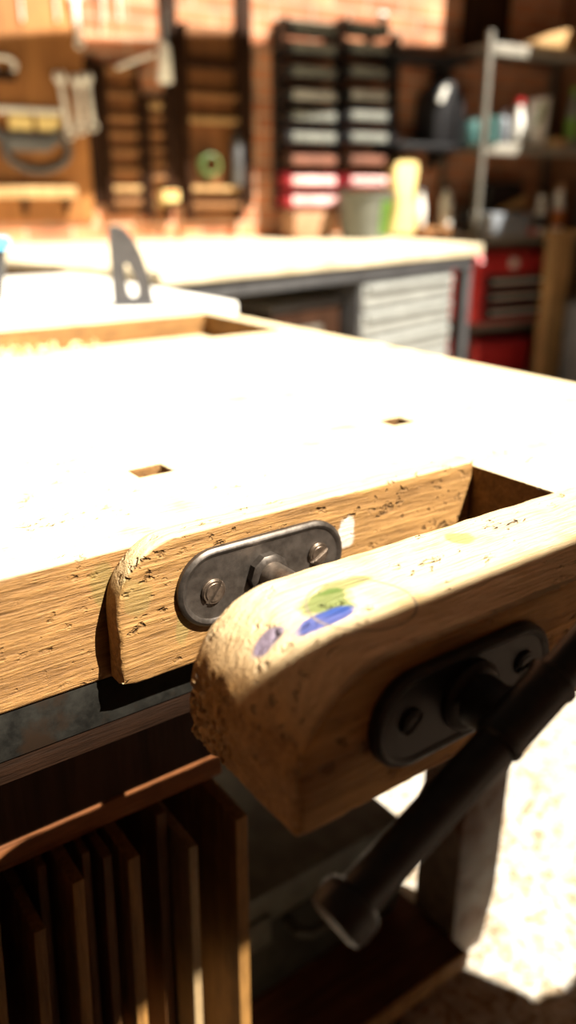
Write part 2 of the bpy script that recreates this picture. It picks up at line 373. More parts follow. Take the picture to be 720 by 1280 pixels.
struct('shade_board', MB().prism([(.94, 1.40), (1.30, 1.40), (1.30, 1.58), (1.41, 1.62), (1.41, 1.909), (.94, 1.909)], 'y', -.53, -.49), 'rail')  # added board, out of view, shading the lower shelf and leg
struct('trim_4', MB().box(5.06, 5.16, -.56, -.46, 0, 2.2, .004), 'rail')

# ------------------------------------------------------------------ main workbench
BX = Vector((.2, .48, 0))
bench = thing('workbench', BX, 0, 'heavy worn workbench with top coloured pale as sunlit, square dog holes and a vise', 'workbench')
XL = -.9; XR = .905
slab = MB().cells([XL, -.013, .02, .281, .314, .572, .603, XR], [.477, .606, .634, 1.215], .803, .90, {(1, 1), (3, 1), (5, 1)})
o = slab.build('bench_top', 'bench', bench, rel=False)
bv = o.modifiers.new('b', 'BEVEL'); bv.width = .0025; bv.segments = 2; bv.limit_method = 'ANGLE'
tw = MB().box(XL, XR, 1.216, 1.50, .84, .856); tw.build('tray_floor', 'bench', bench, rel=False)
MB().box(XL, .868, 1.50, 1.60, .80, .90, .004).build('tray_rail', 'bench', bench, rel=False)
MB().box(.868, XR, 1.216, 1.60, .80, .90, .004).build('tray_end', 'bench', bench, rel=False)
MB().box(.528, XR, .366, .476, .81, .903, .003).build('spacer_block', 'bench', bench, rel=False)

def shaped_bar(x0, x1, z0, z1, y0, y1, rad, amp, endamp, step=.004, rows=22, rim=.004):
    """bar along x, rounded upper left corner, hacked about at its left end"""
    prof = [(x0, z0+rim*.6)]; z = z0+.004
    while z < z1-rad: prof.append((x0, z)); z += step
    n = max(8, int(rad*1.57/step)); prof += arc(x0+rad, z1-rad, rad, 180, 90, n)
    x = x0+rad+step
    while x < min(x1, x0+.5): prof.append((x, z1)); x += step*1.5
    prof.append((x1, z1)); prof.append((x1, z0)); x = min(x1, x0+.3)
    while x > x0+.005: prof.append((x, z0)); x -= step*2.5
    n = len(prof); t = bmesh.new(); cxx = (x0+x1)/2; czz = (z0+z1)/2
    nor = []
    for i in range(n):
        a = Vector(prof[i-1]); b = Vector(prof[(i+1) % n]); d = (b-a).normalized(); nor.append(Vector((-d.y, d.x)))
    if nor[2].x > 0: nor = [-q for q in nor]
    ys = [(y0, rim), (y0+rim*.3, rim*.3), (y0+rim, 0)] + [(y0+rim+(y1-y0-2*rim)*k/rows, 0) for k in range(1, rows)] + [(y1-rim, 0), (y1-rim*.3, rim*.3), (y1, rim)]
    L = []
    for y, ins in ys:
        R_ = []
        for i, (x, z) in enumerate(prof):
            p = Vector((x, y, z)); nn = Vector((nor[i].x, 0, nor[i].y)); d = 0
            if x < x1-.01:
                d = amp*noise.noise(p*60)
                k = max(0, 1-(x-x0)/.05)*max(0, min(1, (z1-.03-z)/.03))*min(1, max(0, (y-(y0+.05))/.03)) if endamp > 0 else 0
                if k > 0:
                    c = noise.voronoi(Vector((p.x*230, p.y*230, p.z*280)))[0][0]
                    d += -endamp*k*(max(0, .5-c)*1.3) + endamp*.28*k*noise.noise(p*90)
            e = min(y-y0, 99)
            if e < .0045 and x < x1-.01:
                c2 = noise.voronoi(Vector((p.x*95, 0, p.z*95)))[0][0]
                d -= max(0, .30-c2)*.0085
                if x < x0+.006: d -= .0012*max(0, noise.noise(p*140))*3
            R_.append(t.verts.new(p - nn*ins + nn*d))
        L.append(R_)
    for A, B in zip(L, L[1:]):
        for i in range(n): t.faces.new((A[i], A[(i+1) % n], B[(i+1) % n], B[i]))
    for R_, y in ((L[0], y0), (L[-1], y1)):      # clean inner outline, then the flat cheek
        g = .0065; I_ = []
        for i, (x, z) in enumerate(prof):
            if x < x0+rad and z > z1-rad: I_.append(t.verts.new((x-nor[i].x*g, y, z-nor[i].y*g)))
            else: I_.append(t.verts.new((min(max(x, x0+g), x1-g), y, min(max(z, z0+g), z1-g))))
        for i in range(n): t.faces.new((R_[i], R_[(i+1) % n], I_[(i+1) % n], I_[i]))
        c_ = t.verts.new(((x0+x1)/2, y, (z0+z1)/2))
        for i in range(n): t.faces.new((I_[i], I_[(i+1) % n], c_))
    bmesh.ops.recalc_face_normals(t, faces=t.faces); mb = MB(); mb._merge(t); return mb
shaped_bar(.188, .5275, .805, .908, .456, .4765, .05, .0006, 0, rows=5, rim=.0025).build('vise_block', 'block', bench, rel=False, ang=50)

def plate(parent, cx, cz, hl, r, yw, yf, m, name='vise_plate', label=None):
    """long cover plate on a face at y = yw, showing its front at yf (towards -y)"""
    t = bmesh.new(); L = []
    for off, y in ((0, yw), (0, yf+.0022), (.0012, yf+.0008), (.003, yf), (.0045, yf+.0004), (.0062, yf+.0016), (.0075, yf+.0017)):
        L.append([t.verts.new((x, y, z)) for x, z in stadium(cx, cz, hl, r, 18, off)])
    n = len(L[0])
    for A, B in zip(L, L[1:]):
        for i in range(n): t.faces.new((A[i], A[(i+1) % n], B[(i+1) % n], B[i]))
    t.faces.new(L[0]); t.faces.new(L[-1]); bmesh.ops.recalc_face_normals(t, faces=t.faces)
    mb = MB(); mb._merge(t); return mb.build(name, m, parent, rel=False, ang=28)
def slot_screw(parent, x, z, y, r, ang, m='screw'):
    mb = MB(); c, s = math.cos(ang), math.sin(ang)
    mb.lathe([(r*1.0, 0), (r*1.0, .0012)], (x, y, z), (0, -1, 0), 24)
    for sg in (1, -1):
        for k in range(3):                        # three steps make the domed half head
            rr = r*(1-.13*k*k*.5); P = []
            a0 = math.asin(.16*r/rr)
            for i in range(13): a = a0+(math.pi-2*a0)*i/12; px, pz = rr*math.cos(a), sg*rr*math.sin(a); P.append((x+px*c-pz*s, z+px*s+pz*c))
            mb.prism(P, 'y', y-.0010-.0008*k, y-.0022-.0008*k, .0003, 1)
    return mb.build('screw_head', m, parent, rel=False, ang=30)
rp = plate(bench, .305, .863, .043, .030, .458, .4505, 'iron')
slot_screw(rp, .2595, .861, .4525, .0097, math.radians(52)); slot_screw(rp, .353, .866, .4525, .0092, math.radians(28))
MB().lathe([(.0165, 0), (.0165, .007), (.0145, .0085), (.0115, .0095)], (.305, .453, .863), (0, -1, 0), 10).build('screw_collar', 'iron', rp, rel=False, ang=25)
# undercarriage
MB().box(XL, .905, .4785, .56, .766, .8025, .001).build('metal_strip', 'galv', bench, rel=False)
MB().box(XL, .905, .480, .56, .747, .7655, .001).build('shade_batten', 'darkwood', bench, rel=False)  # added dark strip: stops a sun stripe and stands in for shade
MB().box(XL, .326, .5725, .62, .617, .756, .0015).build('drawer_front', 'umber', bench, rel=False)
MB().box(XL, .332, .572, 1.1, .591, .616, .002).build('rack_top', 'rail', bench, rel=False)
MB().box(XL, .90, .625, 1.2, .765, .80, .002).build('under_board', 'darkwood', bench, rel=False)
def leg(x, y, d=.085):
    w = .095
    return MB().prism([(x, 0), (x+w*.75, 0), (x+w*.98, .10), (x+w*1.05, .766), (x, .766)], 'y', y, y+d, .003)
leg(.752, .612).build('leg', 'legmetal', bench, rel=False); leg(.752, 1.12).build('leg', 'legmetal', bench, rel=False)
leg(-.85, .612).build('leg', 'legmetal', bench, rel=False); leg(-.85, 1.12).build('leg', 'legmetal', bench, rel=False)
MB().box(-.752, .750, .583, 1.18, .035, .06, .002).build('lower_shelf', 'darkened', bench, rel=False)
MB().box(-.752, .750, .577, .5828, .033, .0615, .001).build('lit_shelf_edge', 'post', bench, rel=False)  # paler wood stands in for sunlight along the shelf's front edge
MB().box(-.4, .328, 1.06, 1.10, .0605, .59, .002).build('rack_back', 'darkwood', bench, rel=False)
# ------------------------------------------------------------------ shoulder vise
vise = thing('shoulder_vise', (.30, .32, .822), 0, 'thick wooden vise jaw with paint stains, black plate and long black tommy bar', 'vise')
shaped_bar(.190, .905, .822, .908, .256, .364,   .058, .0008, .0120, step=.0022, rows=54, rim=.003).build('jaw', 'jaw', vise, rel=False, ang=40)
fp = plate(vise, .302, .868, .040, .0285, .2565, .2490, 'blackiron')
slot_screw(fp, .2585, .868, .2508, .0075, math.radians(40), 'blackiron'); slot_screw(fp, .3465, .872, .2508, .0075, math.radians(15), 'blackiron')
MB().lathe([(.021, 0), (.021, .004), (.019, .0065), (.0155, .008), (.0145, .020), (.0165, .026), (.0165, .036)], (.302, .2515, .868), (0, -1, 0), 36).build('hub', 'blackiron', vise, rel=False)
MB().cyl((.305, .4535, .863), (.3045, .3655, .864), .0112, 28).build('screw_rod', 'rod', vise, rel=False)
HY = .213
A = on_y(432, 1138, HY); Bp = on_y(722, 816, HY); dr = (Bp-A).normalized(); Cc = A + dr*((Vector((.302, HY, .868))-A).dot(dr))
R1 = (on_y(627, 942, HY)-A).dot(dr); R2 = (on_y(697, 865, HY)-A).dot(dr); Lh = 2*(Cc-A).dot(dr)
hd = MB().lathe([(.0108, -.006+.006), (.0108, Lh)], A, dr, 32)
hd.build('handle_bar', 'blackiron', vise, rel=False)
for P_, d_ in ((A, dr), (A+dr*Lh, -dr)):
    MB().lathe([(.010, -.009), (.0145, -.0075), (.0158, -.003), (.0158, .004), (.014, .0075), (.0112, .009)], P_, d_, 32).build('handle_knob', 'blackiron', vise, rel=False)
MB().lathe([(.0112, R1-.002), (.0132, R1), (.0136, R1+.003), (.0126, R1+.005), (.0126, R2-.005), (.0138, R2-.003), (.0138, R2), (.0112, R2+.002)], A, dr, 36).build('handle_sleeve', 'blackiron', vise, rel=False)

# ------------------------------------------------------------------ panels in the rack under the bench
# front edge x, z of top, thickness, y front, tilt, material, label
PN = [(.094, .586, .009, .527, .06, 'panel', 'brown wooden panel at the far left edge of the rack under the bench'),
      (.128, .555, .010, .530, .05, 'panel', 'wooden panel second from left in the rack, its top lowest of all'),
      (.146, .585, .008, .565, .04, 'paneldark', 'dull set back panel just right of the low lit one in the rack'),
      (.164, .588, .0105, .528, .04, 'panel', 'golden edged panel in the middle of the left group under the bench'),
      (.182, .588, .007, .555, .03, 'paneldark', 'thin dark set back panel left of the close pair in the rack'),
      (.1955, .588, .0085, .540, .03, 'paneldark', 'reddish brown thin panel leaning beside the wide golden one'),
      (.214, .586, .0115, .527, .025, 'panel', 'wide golden panel just left of the broad black gap in the rack'),
      (.258, .588, .010, .560, .02, 'paneldark', 'dark panel hidden behind the pale plywood one in the rack'),
      (.272, .566, .0095, .527, .015, 'panelpale', 'pale greyish plywood panel standing alone right of the broad gap'),
      (.325, .572, .0135, .527, .005, 'panel', 'thick panel at the right end of the rack, brightest lit front edge')]
for i, (x, zt, th, yf, ti, mm, lb) in enumerate(PN):
    mb = MB().box(-th/2, th/2, 0, .46, 0, zt-.0605, .0008)
    for v in mb.bm.verts: v.co.x += -ti*(v.co.z-(zt-.0605))*-1
    o = mb.build('timber_sheet', mm, None, (x, yf, .0605)); tag(o, lb, 'board', 'thin boards racked on edge under the bench')
# tool case on the lower shelf
case = thing('tool_case', (.56, .70, .0605), 0, 'dark grey plastic tool case lying on the lower shelf behind the vise', 'case')
MB().prism([(-.155, 0), (.155, 0), (.165, .03), (.165, .13), (-.165, .13), (-.165, .03)], 'y', 0, .30, .008).build('case_body', 'casegrey', case)
MB().prism([(-.168, .132), (.168, .132), (.168, .165), (.150, .19), (-.150, .19), (-.168, .165)], 'y', -.004, .304, .008).build('case_lid', 'caselid', case)
MB().tube([(-.06, -.004, .12), (-.06, -.03, .122), (-.045, -.042, .122), (.045, -.042, .122), (.06, -.03, .122), (.06, -.004, .12)], .008).build('case_handle', 'casegrey', case)
for sx in (-.11, .11): MB().box(sx-.018, sx+.018, -.012, -.002, .105, .155, .003).build('latch', 'caselid', case)

# ------------------------------------------------------------------ on the bench
sh = MB()
for i in range(230):
    x = random.uniform(-.1, .60); y = random.uniform(1.23, 1.485); r = random.uniform(.004, .012); a0 = random.uniform(0, 6.3); L_ = random.uniform(.004, .012)
    z = .8575+r+random.uniform(0, .010); a = random.uniform(0, 6.3); P = []
    for k in range(8): q = a0+k*.62; P.append((x+math.cos(a)*r*math.cos(q), y+math.sin(a)*r*math.cos(q), z+r*math.sin(q)))
    sh.tube(P, [.0008+.0016*math.sin(3.14*k/7) for k in range(8)], 4)
tag(sh.build('wood_shavings', 'shaving'), 'curled pale wood shavings lying in the tray along the back of the bench', 'shavings', None, 'stuff')
p = on_z(206, 452, .872); q = on_z(262, 446, .872)
tag(MB().cyl(p, q, .013, 20).build('dowel', 'shaving', None), 'short pale wooden dowel lying at the end of the bench tray', 'dowel')
# pale table behind the bench
tb = thing('side_table', (.30, 1.63, 0), 0, 'pale white topped table pushed against the back of the workbench', 'table')
MB().box(-1.6, .73, 0, .95, .86, .90, .004).build('table_top', 'cream', tb)
for lx, ly in ((-1.55, .05), (.68, .05), (-1.55, .88), (.68, .88)): MB().box(lx-.025, lx+.025, ly-.025, ly+.025, 0, .86, .003).build('leg', 'slate', tb)
# curved bracket standing on it
BK = Frame((.80, 1.70, .9), math.radians(-26)); 
bx0, _ = BK.px(142, 380); bx1, _ = BK.px(193, 380); _, bzt = BK.px(155, 281)
W_ = bx1-bx0; H_ = bzt-.0
H_ = bzt
br = thing('curved_bracket', BK.world(bx0, 0, 0), BK.rz, 'dark grey curved metal bracket with slot and round hole standing behind the bench', 'bracket')
outer = [(0, 0)]+[(0, H_*k) for k in (.2, .4, .6, .8, .9)]+[(W_*.03, H_*.97), (W_*.16, H_), (W_*.40, H_*.95), (W_*.60, H_*.82), (W_*.77, H_*.62), (W_*.89, H_*.4), (W_*.95, H_*.2), (W_, 0), (W_*.7, 0), (W_*.35, 0)]
inner = [(W_*.36, H_*.20), (W_*.36, H_*.26), (W_*.35, H_*.34), (W_*.34, H_*.42), (W_*.34, H_*.46), (W_*.34, H_*.49), (W_*.35, H_*.52), (W_*.38, H_*.53), (W_*.41, H_*.52), (W_*.46, H_*.48), (W_*.53, H_*.41), (W_*.58, H_*.32), (W_*.62, H_*.22), (W_*.60, H_*.13), (W_*.52, H_*.10), (W_*.42, H_*.12)]
MB().ring(outer, inner, 'y', -.012, .012).build('fin', 'finmetal', br)
MB().box(-.03, W_+.02, -.022, .022, -.0, .006, .002).build('foot', 'slate', br)
# blue rimmed bucket at the left edge
bc = on_z(-34, 378, .9)
bk = thing('bucket', bc, 0, 'black tapered bucket with a sky blue rim, cut off by the left edge', 'bucket')
MB().lathe([(.062, 0), (.066, .004), (.088, .118)], (0, 0, 0), (0, 0, 1), 40).build('bucket_body', 'black', bk)
MB().lathe([(.089, .116), (.097, .118), (.097, .138), (.090, .141)], (0, 0, 0), (0, 0, 1), 40).build('rim', 'blue', bk)

# ------------------------------------------------------------------ back worktop, drawer units under it
ZB = .93
def bw(x, y): return BACK.world(x, y, 0)
def wl(x, y): return WALL.world(x, y, 0)
fl = bw(0, 0); frr = bw(BACK.px(604, 305, 0)[0], 0)
dU = .36; sL = WALL.px(597, 250, dU)[0]; q_ = frr - WALL.o; fs_, fd_ = q_.dot(WALL.x), -q_.dot(WALL.y)

poly = [(fl.x, fl.y), (frr.x, frr.y)] + ([tuple(wl(fs_, -dU-.02).xy), tuple(wl(sL-.01, -dU-.02).xy)] if fs_ > sL-.01 else []) + [tuple(wl(min(fs_, sL-.01), -.005).xy), tuple(wl(-3.0, -.005).xy), tuple(wl(-3.0, -.75).xy), tuple(wl(-1.3, -.75).xy)]
wt = thing('back_worktop', (fl.x, fl.y, 0), 0, 'long pale worktop running along the brick wall behind the bench', 'worktop')
MB().prism([(x-fl.x, y-fl.y) for x, y in poly], 'z', ZB-.045, ZB, .004).build('worktop', 'pale', wt)
def bbox(mb, u0, u1, v0, v1, d0, d1, F=BACK, bev=.003):   # a box whose front stands at depth -d0 of the frame
    x0, z1 = F.px((u0), v0, d0); x1, _ = F.px(u1, v0, d0); _, z0 = F.px(u0, v1, d0)
    return x0, x1, z0, z1
# grey underframe rail
xr = BACK.px(600, 320)[0]
MB().box(0.0, xr-.02, .02, .06, ZB-.10, ZB-.046, .002).build('front_rail', 'slate', wt, rz=BACK.rz)
for lx in (0.03, xr-.06): MB().box(lx, lx+.05, .03, .08, 0, ZB-.10, .002).build('leg', 'slate', wt, rz=BACK.rz)
x0 = BACK.px(455, 345, -.03)[0]; x1 = BACK.px(566, 345, -.03)[0]; wdr = x1-x0
du = thing('drawer_unit', BACK.world((x0+x1)/2, .03, 0), BACK.rz, 'pale grey drawer cabinet beneath the right end of the back worktop', 'drawer unit')
MB().box(-wdr/2-.012, wdr/2+.012, .012, .55, .0, ZB-.105, .003).build('body', 'slate', du)
nd = 7; zt = ZB-.115; dh = (zt-.05)/nd
for k in range(nd):
    d_ = MB().box(-wdr/2, wdr/2, 0.002, .02, zt-dh*(k+1)+.006, zt-dh*k-.006, .003).build('drawer', 'drawer', du)
    MB().prism([(-.016, zt-dh*k-.030), (-.016, zt-dh*k-.020), (.004, zt-dh*k-.010), (.004, zt-dh*k-.034)], 'x', -wdr/2+.02, wdr/2-.02, .0015).build('handle', 'drawer', d_)
x0 = BACK.px(338, 365, -.06)[0]; x1 = BACK.px(446, 365, -.06)[0]
cb = thing('storage_crate', BACK.world((x0+x1)/2, .10, .40), BACK.rz, 'dark crate on the open shelf left of the grey drawers', 'crate')
ww = (x1-x0)/2-.05
MB().box(-ww, ww, 0, .4, 0, .36, .012).build('crate_body', 'umber', cb)
MB().box(-ww-.008, ww+.008, -.008, .408, .34, .37, .006).build('rim', 'slate', cb)
MB().box(-.07, .07, -.02, .01, .25, .275, .006).build('handle', 'steel', cb)
x1 = BACK.px(332, 365, -.06)[0]
us = thing('under_shelf', BACK.world(.09, .05, 0), BACK.rz, 'pale timber shelf under the left half of the back worktop', 'shelf')
_xe = BACK.px(450, 365, -.06)[0]
MB().box(0, _xe-.22, .03, .5, .365, .395, .003).build('board', 'post', us)
MB().box(0.02, .06, .06, .48, 0, .365, .003).build('support', 'slate', us); MB().box(_xe-.30, _xe-.26, .06, .48, 0, .365, .003).build('support', 'slate', us)
tag(MB().box(0, x1-.14, 0, .30, 0, .33, .01).build('carton', 'yellow', None, BACK.world(.11, .13, .3955), BACK.rz), 'pale yellowish carton on the shelf under the left of the back worktop', 'box')

# ------------------------------------------------------------------ things on the brick wall
def W(u, v, d=0.0): return WALL.px(u, v, d)
def wthing(name, u, v, d, label, cat, group=None):
    s, z = W(u, v, d); return thing(name, WALL.world(s, -d, z), WALL.rz, label, cat, group), s, z
def wsize(u0, u1, v0, v1, d): return W(u1, v1, d)[0]-W(u0, v1, d)[0], W(u0, v0, d)[1]-W(u0, v1, d)[1]
# brown tool board
s0 = W(-40, 276, .02)[0]; s1, zb = W(119, 276, .02); zt_ = W(60, -25, .02)[1]
tag(MB().box(s0, s1, -.02, -.001, 0, zt_-zb, .002).build('tool_board', 'brownboard', None, WALL.world(0, 0, zb), WALL.rz), 'big brown board on the brick wall holding wrenches and clamps', 'tool board')
ls = thing('wall_ledge', WALL.world(s0, -.0205, W(50, 248, .08)[1]), WALL.rz, 'narrow pale wooden ledge along the foot of the brown tool board', 'ledge')
lw = W(96, 240, .08)[0]-s0
MB().box(0, lw, -.07, 0, 0, .05, .004).build('ledge_board', 'post', ls)
for k in range(2): MB().prism([(0, 0), (-.06, 0), (0, -.07)], 'x', lw*(.5+.4*k), lw*(.5+.4*k)+.02).build('ledge_bracket', 'umber', ls)
# wrenches
def wrench(u0, v0, u1, v1, label, r=.011, group='steel wrenches hanging on the brown board'):
    a = W(u0, v0, .035); b = W(u1, v1, .035); L_ = math.hypot(b[0]-a[0], b[1]-a[1]); an = math.atan2(a[0]-b[0], a[1]-b[1])
    t = thing('wrench', WALL.world(b[0], -.03, b[1]), WALL.rz, label, 'wrench', group)
    def q(x, z): return (x*math.cos(an)+z*math.sin(an), -x*math.sin(an)+z*math.cos(an))
    MB().prism([q(x, z) for x, z in ((-r*.8, .03), (r*.8, .03), (r*.7, L_/2), (r*.8, L_-.03), (-r*.8, L_-.03), (-r*.7, L_/2))], 'y', -.007, .003, .002).build('shank', 'bright', t)
    R_ = r*1.75
    head = [(R_*math.sin(math.radians(k)), R_*1.05*-math.cos(math.radians(k))) for k in range(30, 331, 20)]
    head = [(R_*math.sin(math.radians(k)), L_+R_*math.cos(math.radians(k))-.012) for k in range(28, 333, 16)] + [(-R_*.40, L_-.008), (R_*.40, L_-.008)]
    MB().prism([q(*h) for h in head], 'y', -.010, .006, .001).build('open_jaw', 'bright', t)
    rg = [(R_*.85*math.cos(k*math.pi/8), .012+R_*.85*math.sin(k*math.pi/8)) for k in range(16)]; ri = [(R_*.45*math.cos(k*math.pi/8), .012+R_*.45*math.sin(k*math.pi/8)) for k in range(16)]
    MB().ring([q(*h) for h in rg], [q(*h) for h in ri], 'y', -.010, .006).build('ring_end', 'bright', t)
    return t
wrench(74, 92, 88, 172, 'leftmost of the three big wrenches hung side by side on the brown board', .015)
wrench(96, 96, 102, 166, 'middle one of the three big wrenches hung side by side on the brown board', .015)
wrench(108, 94, 117, 162, 'rightmost of the three big wrenches, next to the dark post', .015)
wrench(93, -8, 100, 58, 'single bright wrench hanging highest on the board near the top of the picture', .014)
# small tools in the top row
for u, lb in ((28, 'dark handled screwdriver in the top row of the tool board, leftmost'), (72, 'screwdriver in the top row just left of the single high wrench'),
              (130, 'screwdriver in the top row right of the single high wrench'), (150, 'screwdriver in the top row nearest the dark wall post')):
    t, s, z = wthing('screwdriver', u, 26, .03, lb, 'screwdriver', 'screwdrivers in the top row of the tool board')
    MB().cyl((0, 0, 0), (0, 0, .13), .005, 10).build('blade', 'bright', t)
    MB().lathe([(.008, .125), (.014, .14), (.016, .18), (.013, .22), (.008, .235)], (0, 0, 0), (0, 0, 1), 14).build('handle', 'umber', t)
# magnetic bar, clamp
t, s, z = wthing('tool_rail', -6, 140, .03, 'steel rail with pale fittings across the brown board above the big clamp', 'rail')
lw, _ = wsize(-6, 76, 130, 140, .03); MB().box(0, lw, -.012, .0085, -.0, .022, .003).build('bar', 'bright', t)
for k in range(2): MB().box(lw*(.18+.42*k), lw*(.18+.42*k)+.10, -.018, .008, -.065, -.003, .006).build('pale_block', 'yellow', t)
t, s, z = wthing('clamp', 50, 222, .045, 'big dark green grey clamp with a round bow hanging on the brown board', 'clamp')
R0 = wsize(18, 96, 180, 222, .035)[0]/2
MB().tube([(R0*math.cos(math.radians(a)), 0, .115+R0*.62*math.sin(math.radians(a))) for a in range(150, 392, 12)], .017, 10).build('bow', 'slate', t)
hh = wsize(0, 10, 152, 222, .035)[1]
MB().prism([(-R0*1.35, hh*.96), (-R0*1.25, hh*.70), (-R0*.9, hh*.48), (R0*.35, hh*.48), (R0*.75, hh*.66), (R0*.82, hh*.96), (R0*.5, hh*.80), (-R0*.9, hh*.80)], 'y', -.012, .012, .003).build('clamp_body', 'slate', t)
MB().cyl((-R0*.1, 0, hh*.5), (-R0*.1, 0, .13), .009, 10).build('clamp_screw', 'slate', t)
t = wthing('padlock', 6, 98, .035, 'small rounded metal shackle hanging at the left edge of the brown board', 'shackle')[0]
MB().tube([(.05*math.cos(math.radians(a)), 0, .03*math.sin(math.radians(a))+.05) for a in range(-60, 241, 15)], .009, 10).build('shackle', 'bright', t)
MB().box(-.045, .045, -.012, .012, -.01, .03, .006).build('lock_body', 'umber', t); t.name = 'shackle_lock'
# dark posts on the wall
for (u0, u1, v0, v1, lb) in ((118, 134, 72, 255, 'short dark upright post between the wrenches and the slotted racks'),
                             (213, 231, -20, 255, 'tall dark upright post rising between the slotted rack and the open shelf'),
                             (301, 318, -20, 255, 'tall dark upright post left of the sunlit brick strip'),
                             (577, 634, -30, 68, 'broad black board above the steel post at the top of the picture')):
    a, zb_ = W(u0, v1, .022); b, _ = W(u1, v1, .022); _, zt2 = W(u0, v0, .022)
    tag(MB().box(0, b-a, -.022, -.0005, 0, zt2-zb_, .004).build('wall_post', 'umber', None, WALL.world(a, 0, zb_), WALL.rz), lb, 'post', 'dark wall posts')
# slotted wall racks
def slot_rack(u0, u1, v0, v1, slats, label, mat_='rackboard', dep=.055, lip='shelfwood', name='slatted_rack', top=True):
    a, zb_ = W(u0, v1+14, .02); b, _ = W(u1, v1, .02); _, zt2 = W(u0, v0, .02); w_, h_ = b-a, zt2-zb_
    t = thing(name, WALL.world(a, -.0005, zb_), WALL.rz, label, 'rack')
    MB().box(0, w_, -.02, -.0005, 0, h_, .002).build('back_board', mat_, t)
    for sx in (0, w_-.022): MB().box(sx, sx+.022, -dep, -.0205, 0, h_, .002).build('side', 'umber', t)
    for v, mm in slats:
        z_ = W((u0+u1)/2, v, dep)[1]-zb_; MB().box(.0225, w_-.0225, -dep, -.0205, z_-.012, z_+.012, .003).build('shelf', mm, t)
    return t
slot_rack(136, 181, 80, 256, [(v, 'shelfwood') for v in (88, 118, 148, 168, 190, 214, 252)]+[(236, 'post')], 'tall narrow slatted wooden rack beside the short dark post')
slot_rack(186, 212, 120, 262, [(132, 'post'), (148, 'shelfwood'), (168, 'shelfwood'), (188, 'shelfwood'), (205, 'shelfwood'), (222, 'shelfwood'), (255, 'post')], 'narrower slatted rack with a pale top lip left of the tall dark post')
slot_rack(232, 300, 30, 262, [(82, 'umber'), (120, 'shelfwood'), (150, 'post'), (236, 'post'), (256, 'shelfwood')], 'wide open wooden rack with pale lips between the two tall dark posts', dep=.07)
t, s, z = wthing('hand_broom', 206, 104, .10, 'white bristled hand brush hanging above the narrower slatted rack', 'brush')
MB().prism([(-.03, 0), (.035, 0), (.028, .15), (-.012, .17)], 'y', -.018, .018, .006).build('bristles', 'white', t)
MB().cyl((.01, 0, .165), (.02, 0, .30), .012, 12).build('handle', 'binblue', t)
a = W(147, 84, .11); b = W(194, 66, .11)
tag(MB().cyl((0, 0, 0), (b[0]-a[0], 0, b[1]-a[1]), .009, 10).build('steel_bar', 'bright', None, WALL.world(a[0], -.10, a[1]), WALL.rz), 'thin pale bar leaning diagonally across the top of the slatted rack', 'bar')
t, s, z = wthing('hose_coil', 262, 206, .07, 'small dark green coil of hose in the wide open rack', 'hose')
for k in range(3): MB().tube([((.055-.006*k)*math.cos(q*.3927), -.01*k, (.055-.006*k)*math.sin(q*.3927)) for q in range(17)], .006, 8).build('loop', 'greencoil', t)
t, s, z = wthing('spray_can', 297, 232, .07, 'slim grey can in the right corner of the wide open rack', 'can')
MB().lathe([(.028, 0), (.030, .004), (.030, .20), (.018, .22)], (0, 0, 0), (0, 0, 1), 20)  .build('can_body', 'slate', t); MB().cyl((0, 0, .22), (0, 0, .25), .014, 12).build('cap', 'black', t)
t, s, z = wthing('small_box', 212, 252, .07, 'little orange and pale box at the foot of the narrower slatted rack', 'box')
MB().box(-.04, .04, -.03, .03, .0, .05, .004).build('box_body', 'yellow', t); MB().box(-.03, .03, -.031, -.0301, .03, .045).build('label', 'orange', t)

# bin rack: upright rails with bins clipped to them
dR = .05
a, zb_ = W(346, 262, dR); b, _ = W(492, 262, dR); _, zt2 = W(346, 26, dR); w_ = b-a
rk = thing('bin_rail_frame', WALL.world(a, -.0005, zb_), WALL.rz, 'dark upright frame on the brick wall that carries the rows of bins', 'rack')
for k in range(3): MB().box(k*(w_-.04)/2, k*(w_-.04)/2+.04, -.05, 0, 0, zt2-zb_, .003).build('upright', 'black', rk)
rows = [(40, 'black', 'labelgrey', 'top'), (66, 'black', 'labelgrey', 'second'), (96, 'black', 'labelgrey', 'third'), (126, 'black', 'labelpale', 'fourth'), (152, 'black', 'labelgrey', 'fifth'), (179, 'black', 'labelgrey', 'sixth'), (208, 'umber', 'brownlabel', 'seventh'), (234, 'darkred', 'labelpink', 'eighth'), (259, 'darkred', 'labelpink', 'lowest')]
for v, mb_, ml, nm in rows:
    for c, (u0, u1) in enumerate(((360, 424), (434, 488))):
        if v == 259 and c == 1: continue
        a1, z_ = W(u0, v, dR+.11); b1, _ = W(u1, v, dR+.11); ww = b1-a1
        cn = {'black': 'black', 'umber': 'dark brown', 'darkred': 'red'}[mb_]
        t = thing('storage_bin', WALL.world(a1, -.055, z_), WALL.rz, '%s open bin with %s front, %s row of the wall frame, %s column' % (cn, {'labelgrey': 'grey', 'labelpale': 'pale', 'brownlabel': 'brown', 'labelpink': 'pink'}[ml], nm, ('left', 'right')[c]), 'bin', 'open fronted bins clipped to the wall frame')
        hb = .068
        B_ = MB(); B_.box(0, ww, -.10, 0, 0, .006, .002); B_.box(0, .006, -.10, 0, 0, hb, .002); B_.box(ww-.006, ww, -.10, 0, 0, hb, .002); B_.box(0, ww, -.006, 0, 0, hb+.005, .002); B_.box(0, ww, -.10, -.094, 0, hb*.75, .002)
        B_.build('bin_body', mb_, t); MB().box(.03, ww-.02, -.104, -.1005, .012, .052, .002).build('label_strip', ml, t)
t = thing('clamp_light', WALL.world(W(474, 34, .03)[0], -.03, W(474, 34, .03)[1]), WALL.rz, 'tiny white lamp clipped on the bricks above the bin frame', 'lamp')
